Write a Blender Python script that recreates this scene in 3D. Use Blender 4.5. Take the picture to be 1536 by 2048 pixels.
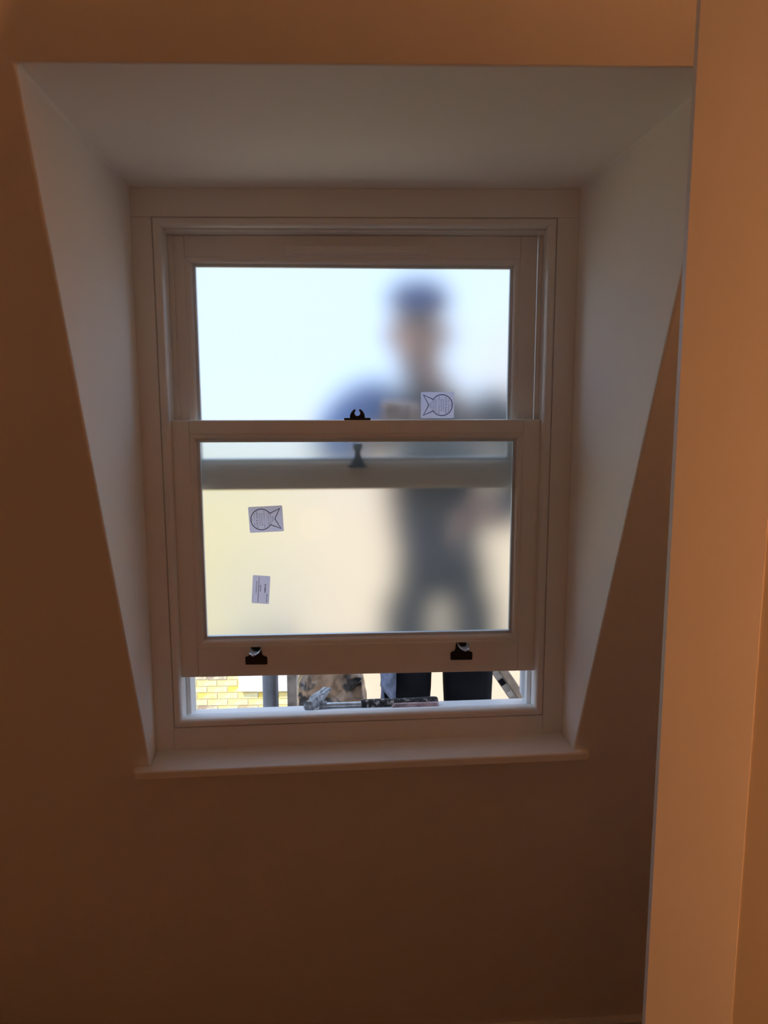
import bpy, bmesh, math, random
from mathutils import Vector, Matrix, noise
random.seed(7)
scene = bpy.context.scene
COL = scene.collection
for o in list(bpy.data.objects):
    bpy.data.objects.remove(o)

# ------------------------------------------------------------------ camera
# "plan units" are measured from the photograph (window face at y = 0, camera eye at z = 0);
# one plan unit is 0.84 m, the eye stands 1.72 m above the floor.
S, HC, F = 0.84, 1.72, 1538.0
CAM = Vector((0.01874, -1.70347, 0.0))
PITCH, YAW, ROLL = -0.14899, 0.02282, -0.00206
_f = Vector((math.sin(YAW)*math.cos(PITCH), math.cos(YAW)*math.cos(PITCH), math.sin(PITCH)))
_r0 = _f.cross(Vector((0, 0, 1))).normalized()
_u0 = _r0.cross(_f)
_r = math.cos(ROLL)*_r0 + math.sin(ROLL)*_u0
_u = -math.sin(ROLL)*_r0 + math.cos(ROLL)*_u0

def W(x, y=None, z=None):
    """plan units -> metres"""
    if y is None:
        x, y, z = x
    return Vector((x*S, y*S, HC + z*S))

def up(px, py, Y):
    """pixel -> plan-unit point on the plane y = Y"""
    d = _f + _r*((px-768)/F) - _u*((py-1024)/F)
    return CAM + d*((Y-CAM.y)/d.y)

cam_data = bpy.data.cameras.new('camera')
cam = bpy.data.objects.new('camera', cam_data)
COL.objects.link(cam)
cam.matrix_world = Matrix((( _r.x, _u.x, -_f.x, W(CAM).x), (_r.y, _u.y, -_f.y, W(CAM).y),
                           (_r.z, _u.z, -_f.z, W(CAM).z), (0, 0, 0, 1)))
cam_data.sensor_fit = 'VERTICAL'
cam_data.sensor_height = 36.0
cam_data.lens = 36.0*F/2048.0
cam_data.clip_start = 0.02
scene.camera = cam

# ------------------------------------------------------------------ sky, sun, exposure
world = bpy.data.worlds.new('sky')
scene.world = world
world.use_nodes = True
bg = world.node_tree.nodes['Background']
bg.inputs[0].default_value = (0.57, 0.715, 0.97, 1)
bg.inputs[1].default_value = 1.6
sun_data = bpy.data.lights.new('sun', 'SUN')
sun_data.energy = 3.0
sun_data.color = (1.0, 0.93, 0.8)
sun_data.angle = 0.01
sun = bpy.data.objects.new('sun', sun_data)
COL.objects.link(sun)
sun.rotation_euler = Vector((0.35, 1.0, -0.98)).to_track_quat('-Z', 'Y').to_euler()
DOOR_FILL, WALL_FILL = 84.0, 4.8  # strengths of the two added, unseen warm lamps
LAMP_COLOR = (1.0, 0.40, 0.15)
scene.cycles.max_bounces = 16
scene.cycles.diffuse_bounces = 7
scene.cycles.transparent_max_bounces = 12
scene.view_settings.view_transform = 'Standard'
scene.view_settings.look = 'None'
scene.view_settings.exposure = 0.0
scene.view_settings.gamma = 1.0
scene.view_settings.use_curve_mapping = False

# ------------------------------------------------------------------ materials
def mat(name, col, rough=0.5, metal=0.0, var=0.0, var_scale=8.0, bump=0.0, bump_scale=60.0, spec=None, sheen=None):
    m = bpy.data.materials.new(name)
    m.use_nodes = True
    nt = m.node_tree
    b = nt.nodes['Principled BSDF']
    b.inputs['Roughness'].default_value = rough
    b.inputs['Metallic'].default_value = metal
    if spec is not None:
        b.inputs['Specular IOR Level'].default_value = spec
    c = (*col, 1)
    b.inputs['Base Color'].default_value = c
    if var or bump:
        tc = nt.nodes.new('ShaderNodeTexCoord')
    if var:
        n = nt.nodes.new('ShaderNodeTexNoise')
        n.inputs['Scale'].default_value = var_scale
        n.inputs['Detail'].default_value = 5
        nt.links.new(tc.outputs['Object'], n.inputs['Vector'])
        r = nt.nodes.new('ShaderNodeValToRGB')
        r.color_ramp.elements[0].position = 0.35
        r.color_ramp.elements[1].position = 0.65
        r.color_ramp.elements[0].color = (*[v*(1-var) for v in col], 1)
        r.color_ramp.elements[1].color = (*[min(1, v*(1+var)) for v in col], 1)
        nt.links.new(n.outputs['Fac'], r.inputs['Fac'])
        nt.links.new(r.outputs['Color'], b.inputs['Base Color'])
    if bump:
        n = nt.nodes.new('ShaderNodeTexNoise')
        n.inputs['Scale'].default_value = bump_scale
        n.inputs['Detail'].default_value = 4
        nt.links.new(tc.outputs['Object'], n.inputs['Vector'])
        bp = nt.nodes.new('ShaderNodeBump')
        bp.inputs['Strength'].default_value = bump
        bp.inputs['Distance'].default_value = 0.004
        nt.links.new(n.outputs['Fac'], bp.inputs['Height'])
        nt.links.new(bp.outputs['Normal'], b.inputs['Normal'])
    return m

M = {}
M['plaster'] = mat('plaster', (0.94, 0.91, 0.85), 0.75, var=0.015, var_scale=3, bump=0.06, bump_scale=90)
M['joinery'] = mat('joinery_paint', (0.88, 0.865, 0.83), 0.42, var=0.015, var_scale=5, bump=0.03, bump_scale=120)
M['stool'] = mat('window_board_paint', (0.90, 0.88, 0.85), 0.4, var=0.02, var_scale=5)
M['white_out'] = mat('outside_white_paint', (0.80, 0.82, 0.85), 0.45, var=0.03, var_scale=20)
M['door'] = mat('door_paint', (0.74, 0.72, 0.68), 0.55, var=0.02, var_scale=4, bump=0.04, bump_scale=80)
M['door_panel'] = mat('door_panel_shade', (0.50, 0.45, 0.37), 0.6, var=0.02, var_scale=4)  # door paint darkened: the panel's shade is put into the colour
M['floor'] = mat('floor_boards', (0.42, 0.31, 0.20), 0.5, var=0.2, var_scale=6)
M['ceiling'] = mat('ceiling_paint', (0.75, 0.74, 0.72), 0.8, var=0.02)
M['black'] = mat('blackened_metal', (0.014, 0.010, 0.010), 0.38, metal=0.2)
M['bronze'] = mat('dark_bronze', (0.035, 0.032, 0.028), 0.35, metal=0.6)
M['chrome'] = mat('chrome', (0.80, 0.86, 0.95), 0.12, metal=1.0)
M['hook_sheen'] = mat('hook_sky_sheen', (0.80, 0.87, 0.96), 0.22, metal=0.45)  # hook metal paled: the sky's reflection is put into the colour
M['steel'] = mat('worn_steel', (0.55, 0.57, 0.6), 0.3, metal=0.85, var=0.25, var_scale=60)
M['cast'] = mat('worn_cast_steel', (0.36, 0.37, 0.39), 0.5, metal=0.5, var=0.4, var_scale=120)
M['spacer'] = mat('spacer_aluminium', (0.72, 0.78, 0.84), 0.35, metal=0.3)
M['navy'] = mat('sticker_navy_ink', (0.02, 0.015, 0.13), 0.6)
M['ink'] = mat('sticker_grey_ink', (0.13, 0.12, 0.24), 0.7)
M['fleck'] = mat('adhesive_flecks', (0.85, 0.86, 0.9), 0.5)
M['galv'] = mat('galvanised_tube', (0.20, 0.22, 0.26), 0.45, metal=0.5, var=0.2, var_scale=15)
M['timber'] = mat('weathered_timber', (0.44, 0.39, 0.35), 0.8, var=0.3, var_scale=25, bump=0.2)
M['board'] = mat('scaffold_timber', (0.47, 0.36, 0.28), 0.8, var=0.3, var_scale=18, bump=0.2)
M['shim'] = mat('pink_stained_wood', (0.52, 0.36, 0.36), 0.8, var=0.45, var_scale=60)
M['stone'] = mat('white_stone', (0.84, 0.83, 0.80), 0.8, var=0.04)
M['render'] = mat('cream_render', (0.68, 0.51, 0.345), 0.9, var=0.07, var_scale=1.5)
M['pinkrender'] = mat('pale_pink_render', (0.62, 0.52, 0.46), 0.9, var=0.06, var_scale=1.5)
M['mortar'] = mat('pale_mortar', (0.66, 0.59, 0.40), 0.9, var=0.1, var_scale=6)
M['skin'] = mat('skin', (0.38, 0.20, 0.145), 0.55, var=0.08, var_scale=20)
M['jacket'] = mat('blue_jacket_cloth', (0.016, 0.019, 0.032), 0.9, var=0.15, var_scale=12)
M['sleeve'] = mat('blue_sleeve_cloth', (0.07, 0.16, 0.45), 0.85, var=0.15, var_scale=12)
M['cap'] = mat('navy_cap_cloth', (0.02, 0.045, 0.17), 0.85)
M['trousers'] = mat('black_work_trouser_cloth', (0.008, 0.008, 0.011), 0.85, var=0.4, var_scale=14, bump=0.25, bump_scale=40, spec=0.12)
M['denim'] = mat('faded_denim', (0.17, 0.20, 0.30), 0.85, var=0.35, var_scale=45)
M['boot'] = mat('brown_leather', (0.09, 0.055, 0.03), 0.6)
M['eye'] = mat('eye_white', (0.7, 0.7, 0.7), 0.3)
M['ground'] = mat('yard_paving', (0.62, 0.58, 0.50), 0.9, var=0.15, var_scale=1)
M['slate'] = mat('roof_slate', (0.12, 0.12, 0.14), 0.7, var=0.1)
M['brass'] = mat('aged_brass', (0.45, 0.32, 0.13), 0.35, metal=1.0)

def sticker_mat():
    m = bpy.data.materials.new('sticker_film')
    m.use_nodes = True
    nt = m.node_tree
    nt.nodes.remove(nt.nodes['Principled BSDF'])
    d = nt.nodes.new('ShaderNodeBsdfDiffuse'); t = nt.nodes.new('ShaderNodeBsdfTranslucent')
    n = nt.nodes.new('ShaderNodeTexNoise'); n.inputs['Scale'].default_value = 70
    tc = nt.nodes.new('ShaderNodeTexCoord'); nt.links.new(tc.outputs['Object'], n.inputs['Vector'])
    r = nt.nodes.new('ShaderNodeValToRGB')
    r.color_ramp.elements[0].color = (0.84, 0.81, 0.92, 1); r.color_ramp.elements[1].color = (0.90, 0.88, 0.97, 1)
    nt.links.new(n.outputs['Fac'], r.inputs['Fac'])
    for s in (d, t):
        nt.links.new(r.outputs['Color'], s.inputs['Color'])
    mx = nt.nodes.new('ShaderNodeMixShader'); mx.inputs[0].default_value = 0.9
    nt.links.new(d.outputs[0], mx.inputs[1]); nt.links.new(t.outputs[0], mx.inputs[2])
    nt.links.new(mx.outputs[0], nt.nodes['Material Output'].inputs['Surface'])
    return m
M['sticker'] = sticker_mat()

def frosted_mat():
    """etched face of the pane: rough refraction with a share of fully diffused light"""
    m = bpy.data.materials.new('frosted_glass')
    m.use_nodes = True
    nt = m.node_tree
    nt.nodes.remove(nt.nodes['Principled BSDF'])
    g = nt.nodes.new('ShaderNodeBsdfRefraction')
    g.inputs['Roughness'].default_value = 0.70
    g.inputs['IOR'].default_value = 1.20
    g.inputs['Color'].default_value = (0.97, 0.985, 0.98, 1)
    tr = nt.nodes.new('ShaderNodeBsdfTranslucent'); tr.inputs[0].default_value = (0.97, 0.98, 0.98, 1)
    m2 = nt.nodes.new('ShaderNodeMixShader'); m2.inputs[0].default_value = 0.12
    nt.links.new(g.outputs[0], m2.inputs[1]); nt.links.new(tr.outputs[0], m2.inputs[2])
    nt.links.new(m2.outputs[0], nt.nodes['Material Output'].inputs['Surface'])
    return m
M['frosted'] = frosted_mat()

def smooth_face_mat():
    m = bpy.data.materials.new('smooth_glass_face')
    m.use_nodes = True
    nt = m.node_tree
    nt.nodes.remove(nt.nodes['Principled BSDF'])
    t = nt.nodes.new('ShaderNodeBsdfTransparent'); t.inputs[0].default_value = (0.985, 0.995, 0.99, 1)
    nt.links.new(t.outputs[0], nt.nodes['Material Output'].inputs['Surface'])
    return m
M['smooth_face'] = smooth_face_mat()

def clear_mat():
    m = bpy.data.materials.new('clear_glass')
    m.use_nodes = True
    nt = m.node_tree
    nt.nodes.remove(nt.nodes['Principled BSDF'])
    t = nt.nodes.new('ShaderNodeBsdfTransparent'); t.inputs[0].default_value = (0.985, 0.995, 0.99, 1)
    g = nt.nodes.new('ShaderNodeBsdfGlossy'); g.inputs['Roughness'].default_value = 0.02
    fr = nt.nodes.new('ShaderNodeFresnel'); fr.inputs[0].default_value = 1.15
    mx = nt.nodes.new('ShaderNodeMixShader')
    nt.links.new(fr.outputs[0], mx.inputs[0]); nt.links.new(t.outputs[0], mx.inputs[1]); nt.links.new(g.outputs[0], mx.inputs[2])
    nt.links.new(mx.outputs[0], nt.nodes['Material Output'].inputs['Surface'])
    return m
M['clear'] = clear_mat()

def brick_mat():
    m = bpy.data.materials.new('yellow_stock_brick')
    m.use_nodes = True
    nt = m.node_tree
    b = nt.nodes['Principled BSDF']; b.inputs['Roughness'].default_value = 0.9
    oi = nt.nodes.new('ShaderNodeObjectInfo')
    r = nt.nodes.new('ShaderNodeValToRGB')
    r.color_ramp.interpolation = 'LINEAR'
    e = r.color_ramp.elements
    e[0].position = 0.0; e[0].color = (0.36, 0.27, 0.20, 1)
    e[1].position = 1.0; e[1].color = (0.84, 0.58, 0.10, 1)
    for p, c in ((0.07, (0.42, 0.31, 0.22, 1)), (0.12, (0.80, 0.65, 0.30, 1)), (0.55, (0.82, 0.66, 0.27, 1)), (0.72, (0.82, 0.56, 0.12, 1))):
        k = e.new(p); k.color = c
    nt.links.new(oi.outputs['Random'], r.inputs['Fac'])
    n = nt.nodes.new('ShaderNodeTexNoise'); n.inputs['Scale'].default_value = 14; n.inputs['Detail'].default_value = 6
    tc = nt.nodes.new('ShaderNodeTexCoord'); nt.links.new(tc.outputs['Object'], n.inputs['Vector'])
    r2 = nt.nodes.new('ShaderNodeValToRGB'); r2.color_ramp.elements[0].position = 0.45; r2.color_ramp.elements[1].position = 0.62
    nt.links.new(n.outputs['Fac'], r2.inputs['Fac'])
    mx = nt.nodes.new('ShaderNodeMixRGB'); mx.inputs[2].default_value = (0.82, 0.74, 0.48, 1)
    ml = nt.nodes.new('ShaderNodeMath'); ml.operation = 'MULTIPLY'; ml.inputs[1].default_value = 0.7
    nt.links.new(r2.outputs['Color'], ml.inputs[0]); nt.links.new(ml.outputs[0], mx.inputs[0])
    nt.links.new(r.outputs['Color'], mx.inputs[1]); nt.links.new(mx.outputs[0], b.inputs['Base Color'])
    bp = nt.nodes.new('ShaderNodeBump'); bp.inputs['Strength'].default_value = 0.5; bp.inputs['Distance'].default_value = 0.01
    nt.links.new(n.outputs['Fac'], bp.inputs['Height']); nt.links.new(bp.outputs['Normal'], b.inputs['Normal'])
    return m
M['brick'] = brick_mat()

def brickwork_mat():
    m = bpy.data.materials.new('far_brickwork')
    m.use_nodes = True
    nt = m.node_tree
    b = nt.nodes['Principled BSDF']; b.inputs['Roughness'].default_value = 0.9
    tc = nt.nodes.new('ShaderNodeTexCoord')
    mp = nt.nodes.new('ShaderNodeMapping'); mp.inputs['Rotation'].default_value = (math.pi/2, 0, 0)
    nt.links.new(tc.outputs['Object'], mp.inputs['Vector'])
    k = nt.nodes.new('ShaderNodeTexBrick')
    k.inputs['Color1'].default_value = (0.66, 0.47, 0.17, 1); k.inputs['Color2'].default_value = (0.62, 0.50, 0.26, 1)
    k.inputs['Mortar'].default_value = (0.66, 0.59, 0.40, 1)
    k.inputs['Scale'].default_value = 1.0; k.inputs['Brick Width'].default_value = 0.225
    k.inputs['Row Height'].default_value = 0.075; k.inputs['Mortar Size'].default_value = 0.006
    nt.links.new(mp.outputs[0], k.inputs['Vector'])
    nt.links.new(k.outputs['Color'], b.inputs['Base Color'])
    return m
M['brickwork'] = brickwork_mat()

def grip_mat():
    m = bpy.data.materials.new('paint_spattered_rubber')
    m.use_nodes = True
    nt = m.node_tree
    b = nt.nodes['Principled BSDF']; b.inputs['Roughness'].default_value = 0.7
    tc = nt.nodes.new('ShaderNodeTexCoord')
    n = nt.nodes.new('ShaderNodeTexNoise'); n.inputs['Scale'].default_value = 110; n.inputs['Detail'].default_value = 8
    nt.links.new(tc.outputs['Object'], n.inputs['Vector'])
    r = nt.nodes.new('ShaderNodeValToRGB')
    e = r.color_ramp.elements
    e[0].position = 0.46; e[0].color = (0.018, 0.017, 0.018, 1)
    e[1].position = 0.66; e[1].color = (0.62, 0.60, 0.60, 1)
    k = e.new(0.55); k.color = (0.10, 0.095, 0.095, 1)
    nt.links.new(n.outputs['Fac'], r.inputs['Fac']); nt.links.new(r.outputs['Color'], b.inputs['Base Color'])
    return m
M['grip'] = grip_mat()

def sack_mat():
    m = bpy.data.materials.new('glossy_sack_plastic')
    m.use_nodes = True
    nt = m.node_tree
    b = nt.nodes['Principled BSDF']; b.inputs['Roughness'].default_value = 0.22
    tc = nt.nodes.new('ShaderNodeTexCoord')
    n = nt.nodes.new('ShaderNodeTexNoise'); n.inputs['Scale'].default_value = 8.0; n.inputs['Detail'].default_value = 4; n.inputs['Distortion'].default_value = 2.0
    nt.links.new(tc.outputs['Object'], n.inputs['Vector'])
    r = nt.nodes.new('ShaderNodeValToRGB')
    e = r.color_ramp.elements
    e[0].position = 0.42; e[0].color = (0.035, 0.03, 0.028, 1)
    e[1].position = 0.52; e[1].color = (0.44, 0.29, 0.19, 1)
    nt.links.new(n.outputs['Fac'], r.inputs['Fac']); nt.links.new(r.outputs['Color'], b.inputs['Base Color'])
    return m
M['sack'] = sack_mat()

def lamp_mat(name, strength):
    m = bpy.data.materials.new(name)
    m.use_nodes = True
    nt = m.node_tree
    nt.nodes.remove(nt.nodes['Principled BSDF'])
    e = nt.nodes.new('ShaderNodeEmission')
    e.inputs[0].default_value = (*LAMP_COLOR, 1); e.inputs[1].default_value = strength
    nt.links.new(e.outputs[0], nt.nodes['Material Output'].inputs['Surface'])
    return m
M['lamp'] = lamp_mat('door_fill_glow', DOOR_FILL)
M['globe'] = lamp_mat('wall_fill_glow', WALL_FILL)

# ------------------------------------------------------------------ builders
def link(o, parent=None):
    COL.objects.link(o)
    if parent is not None:
        o.parent = parent
        o.matrix_parent_inverse = parent.matrix_basis.inverted()
    return o

def mesh_obj(name, verts, faces, m, parent=None, bevel=0.0, smooth=False, seg=2):
    me = bpy.data.meshes.new(name)
    me.from_pydata([tuple(v) for v in verts], [], faces)
    bm = bmesh.new(); bm.from_mesh(me)
    bmesh.ops.recalc_face_normals(bm, faces=bm.faces)
    bm.to_mesh(me); bm.free()
    me.materials.append(M[m])
    if smooth:
        for p in me.polygons:
            p.use_smooth = True
    o = bpy.data.objects.new(name, me)
    link(o, parent)
    if bevel:
        b = o.modifiers.new('edge', 'BEVEL'); b.width = bevel; b.segments = seg; b.limit_method = 'ANGLE'
    return o

def bm_obj(name, bm, m, parent=None, smooth=False, bevel=0.0):
    me = bpy.data.meshes.new(name)
    bmesh.ops.recalc_face_normals(bm, faces=bm.faces)
    bm.to_mesh(me); bm.free()
    me.materials.append(M[m])
    if smooth:
        for p in me.polygons:
            p.use_smooth = True
    o = bpy.data.objects.new(name, me)
    link(o, parent)
    if bevel:
        b = o.modifiers.new('edge', 'BEVEL'); b.width = bevel; b.segments = 2; b.limit_method = 'ANGLE'
    return o

def prism(name, poly, y0, y1, m, parent=None, bevel=0.0012, seg=2):
    """polygon in (x, z) plan units pushed from y0 to y1"""
    n = len(poly)
    v = [W(x, y0, z) for x, z in poly] + [W(x, y1, z) for x, z in poly]
    f = [tuple(range(n)), tuple(range(2*n-1, n-1, -1))] + [(i, i+n, (i+1) % n+n, (i+1) % n) for i in range(n)]
    return mesh_obj(name, v, f, m, parent, bevel, seg=seg)

def box(name, x0, x1, y0, y1, z0, z1, m, parent=None, bevel=0.0012):
    return prism(name, [(x0, z0), (x1, z0), (x1, z1), (x0, z1)], y0, y1, m, parent, bevel)

def mbox(name, x0, x1, y0, y1, z0, z1, m, parent=None, bevel=0.0):
    """box in metres"""
    v = [Vector((x, y, z)) for z in (z0, z1) for y in (y0, y1) for x in (x0, x1)]
    f = [(0, 1, 3, 2), (4, 6, 7, 5), (0, 4, 5, 1), (2, 3, 7, 6), (0, 2, 6, 4), (1, 5, 7, 3)]
    return mesh_obj(name, v, f, m, parent, bevel)

def inset(quad, u):
    (tl, tr, br, bl) = quad
    return [(tl[0]+u, tl[1]-u), (tr[0]-u, tr[1]-u), (br[0]-u, br[1]+u), (bl[0]+u, bl[1]+u)]

def moulding(name, quad, profile, m, parent, smooth=False):
    """four mitred lengths round a quad (TL, TR, BR, BL); profile = closed list of (inward offset, y)"""
    out = []
    n = len(profile)
    for i in range(4):
        j = (i+1) % 4
        v = []
        for k in (i, j):
            for (u, y) in profile:
                x, z = inset(quad, u)[k]
                v.append(W(x, y, z))
        f = [(a, (a+1) % n, (a+1) % n+n, a+n) for a in range(n)] + [tuple(range(n)), tuple(range(2*n-1, n-1, -1))]
        out.append(mesh_obj(name, v, f, m, parent, 0.0004))
    return out

def tube(name, pts, rad, m, parent=None, segs=16, caps=True, smooth=True):
    """tube through metre points; rad a number or a list"""
    bm = bmesh.new()
    pts = [Vector(p) for p in pts]
    rings = []
    for i, p in enumerate(pts):
        d = (pts[min(i+1, len(pts)-1)] - pts[max(i-1, 0)]).normalized()
        a = d.orthogonal().normalized() if i == 0 else (a - d*a.dot(d)).normalized()
        b = d.cross(a)
        r = rad[i] if isinstance(rad, (list, tuple)) else rad
        rings.append([bm.verts.new(p + (a*math.cos(t*2*math.pi/segs) + b*math.sin(t*2*math.pi/segs))*r) for t in range(segs)])
    for i in range(len(rings)-1):
        for t in range(segs):
            bm.faces.new((rings[i][t], rings[i][(t+1) % segs], rings[i+1][(t+1) % segs], rings[i+1][t]))
    if caps:
        bm.faces.new(rings[0]); bm.faces.new(rings[-1])
    o = bm_obj(name, bm, m, parent, smooth)
    if smooth and caps:
        e = o.modifiers.new('edge', 'EDGE_SPLIT'); e.split_angle = math.radians(40)
    return o

def empty(name, loc):
    o = bpy.data.objects.new(name, None)
    o.empty_display_size = 0.05
    o.location = loc
    COL.objects.link(o)
    bpy.context.view_layer.update()
    return o

def tag(o, label=None, cat=None, group=None, kind=None):
    if label: o['label'] = label
    if cat: o['category'] = cat
    if group: o['group'] = group
    if kind: o['kind'] = kind
    return o

# ------------------------------------------------------------------ the room
SL, KK = 0.43, -0.4235            # leaning wall: y + SL*z = KK  (plan units)
def sy(z): return KK - SL*z
ZF, ZC = -HC/S, (2.47-HC)/S       # floor and ceiling in plan units
XL, XR = -1.75, 1.78
ZT = 0.4337                        # soffit of the recess
def zsill(x): return -0.800 + 0.034*x
OL_T, OR_T = (-0.4385, ZT), (0.5045, ZT)
OL_B, OR_B = (-0.4690, -0.823), (0.4800, -0.793)
def onslope(x, z): return W(x, sy(z), z)
vs = [onslope(XL, ZC), onslope(XR, ZC), onslope(XR, ZF), onslope(XL, ZF),
      onslope(*OL_T), onslope(*OR_T), onslope(*OR_B), onslope(*OL_B),
      W(-0.475, 0.001, ZT), W(0.475, 0.001, ZT), W(0.475, 0.001, -0.80), W(-0.475, 0.001, -0.83)]
fs = [(0, 1, 5, 4), (1, 2, 6, 5), (2, 3, 7, 6), (3, 0, 4, 7),
      (4, 5, 9, 8), (5, 6, 10, 9), (7, 4, 8, 11), (6, 7, 11, 10)]
wall = mesh_obj('wall_window', vs, fs, 'plaster', None, 0.0)
b = wall.modifiers.new('edge', 'BEVEL'); b.width = 0.004; b.segments = 3; b.limit_method = 'ANGLE'; b.angle_limit = math.radians(25)
tag(wall, 'leaning plastered wall around the deep window recess', 'wall', kind='structure')
YB = -3.6/S
fl = box('floor', XL-0.05, XR+0.05, YB-0.05, 0.60, ZF-0.1, ZF, 'floor', None, 0)
tag(fl, 'dark timber floor below the window', 'floor', kind='structure')
ce = box('ceiling', XL-0.05, XR+0.05, YB-0.05, sy(ZC)+0.15, ZC, ZC+0.12, 'ceiling', None, 0)
tag(ce, 'white ceiling above the leaning wall', 'ceiling', kind='structure')
tag(box('wall_left', XL-0.1, XL, YB-0.1, 0.60, ZF, ZC, 'plaster', None, 0), 'plastered side wall on the left', 'wall', kind='structure')
tag(box('wall_right', XR, XR+0.1, YB-0.1, 0.60, ZF, ZC, 'plaster', None, 0), 'plastered side wall on the right', 'wall', kind='structure')
tag(box('wall_back', XL, XR, YB-0.1, YB, ZF, ZC, 'plaster', None, 0), 'plastered wall behind the viewer', 'wall', kind='structure')
# skirting on the leaning wall
def zsk(x): return -1.9060 + 0.08*(x-0.4527)
vb = []
for x in (-0.6, XR):
    z1 = zsk(x)
    for dy, z in ((0, ZF), (-0.022, ZF), (-0.022, z1-0.012), (-0.014, z1), (0, z1)):
        vb.append(W(x, sy(z)+dy, z))
bb = mesh_obj('baseboard_window', vb, [(0, 1, 2, 3, 4), (9, 8, 7, 6, 5)] + [(i, i+5, (i+1) % 5+5, (i+1) % 5) for i in range(5)], 'joinery', None, 0.001)
tag(bb, 'painted skirting board along the foot of the leaning wall', 'skirting', kind='structure')

# ------------------------------------------------------------------ window board
xs0, xs1 = -0.5045, 0.5140
yf = -0.104
vv, ff = [], []
prof = []
for a in range(0, 9):                      # bullnose
    t = math.pi/2 + math.pi*a/8
    prof.append((yf+0.010 + 0.010*math.cos(t), 0.010*math.sin(t)-0.010))
prof = [(0.004, 0.0)] + prof + [(0.004, -0.020)]
nn = len(prof)
def sill_ring(x, xa):
    return [W(xa if y < sy(-0.8)-0.0 else x, y, zsill(x)+dz) for y, dz in prof]
bmv = []
pl = [(-0.4748, 0.004), (-0.4690, sy(-0.823)+0.0), (xs0, sy(-0.823)-0.0012), (xs0, yf+0.010), (xs0+0.010, yf)]
pr = [(0.4748, 0.004), (0.4810, sy(-0.79)+0.0), (xs1, sy(-0.79)-0.0012), (xs1, yf+0.010), (xs1-0.010, yf)]
outline = pl + pr[::-1]
v = [W(x, y, zsill(x)) for x, y in outline] + [W(x, y, zsill(x)-0.0205) for x, y in outline]
n = len(outline)
f = [tuple(range(n)), tuple(range(2*n-1, n-1, -1))] + [(i, i+n, (i+1) % n+n, (i+1) % n) for i in range(n)]
board = mesh_obj('window_board', v, f, 'stool', None, 0.0075, seg=4)
tag(board, 'painted bullnosed window board at the foot of the recess', 'window sill')

# ------------------------------------------------------------------ sash window: box frame
win = empty('window_1', W(0, 0.0, -0.80))
tag(win, 'painted timber box frame of the sliding sash window', 'window frame', kind='structure')
gT, gL, gR = 0.3759, -0.4318, 0.4292
def gB(x): return -0.7507 + 0.0248*x
GQ = [(gL, gT), (gR, gT), (gR, gB(gR)), (gL, gB(gL))]
box('lining', -0.475, 0.475, 0, 0.024, gT, ZT, 'joinery', win, 0.0008).name = 'head_lining'
prism('side_lining', [(-0.475, gT-0.0003), (gL, gT-0.0003), (gL, zsill(gL)-0.02), (-0.475, zsill(-0.475)-0.02)], 0, 0.024, 'joinery', win, 0.0008)
prism('side_lining', [(gR, gT-0.0003), (0.475, gT-0.0003), (0.475, zsill(0.475)-0.02), (gR, zsill(gR)-0.02)], 0, 0.024, 'joinery', win, 0.0008)
prism('sill_lining', [(gL+0.0003, gB(gL)), (gR-0.0003, gB(gR)), (gR-0.0003, zsill(gR)-0.02), (gL+0.0003, zsill(gL)-0.02)], 0.0006, 0.024, 'joinery', win, 0.0006)
bead = [(0.0, 0.022), (0.0, 0.005), (0.0028, 0.005), (0.0035, -0.002)]
for a in range(0, 7):
    t = math.pi/2*a/6
    bead.append((0.0105 + 0.0085*math.sin(t), -0.002 + 0.0120*(1-math.cos(t))))
bead += [(0.0190, 0.0180), (0.0190, 0.022)]
moulding('staff_bead', GQ, bead, 'joinery', win)
BL_, BR_ = gL+0.0175, gR-0.0155
zh = 0.3535
def zob(x): return -0.746 + 0.021*x
box('pulley_stile', -0.470, -0.4160, 0.0245, 0.165, -0.80, zh, 'joinery', win, 0.0006)
box('pulley_stile', 0.4140, 0.470, 0.0245, 0.165, -0.80, zh, 'joinery', win, 0.0006)
box('frame_head', -0.470, 0.470, 0.0245, 0.165, zh, 0.40, 'joinery', win, 0.0006)
box('parting_bead', -0.4158, -0.4055, 0.0665, 0.0722, -0.755, zh-0.001, 'joinery', win, 0.0008)
box('parting_bead', 0.4040, 0.4138, 0.0665, 0.0722, -0.745, zh-0.001, 'joinery', win, 0.0008)
# outside linings, the inner strips ending in a curved shoulder above the sill
def shoulder(s, xa, xb, z0):
    pts = [(xa, 0.36), (xb, 0.36), (xb, z0+0.018)]
    for a in range(1, 7):
        t = a/6
        pts.append((xb + (xa-xb)*(1-math.cos(t*math.pi/2)), z0+0.018-0.018*math.sin(t*math.pi/2)*1.0))
    pts.append((xa, z0))
    return pts
pA = up(379, 1385, 0.130); pB = up(387.5, 1385, 0.150); pC = up(1053, 1375, 0.130); pD = up(1040.5, 1375, 0.150)
box('outside_lining', -0.47, pA.x, 0.1195, 0.140, -0.79, 0.37, 'white_out', win, 0.0008)
box('outside_lining', pC.x, 0.47, 0.1195, 0.140, -0.775, 0.37, 'white_out', win, 0.0008)
prism('weather_strip', shoulder(1, -0.43, pB.x, up(385, 1402, 0.15).z), 0.1405, 0.160, 'white_out', win, 0.0008)
prism('weather_strip', shoulder(1, 0.425, pD.x, up(1045, 1396, 0.15).z), 0.1405, 0.160, 'white_out', win, 0.0008)
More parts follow.
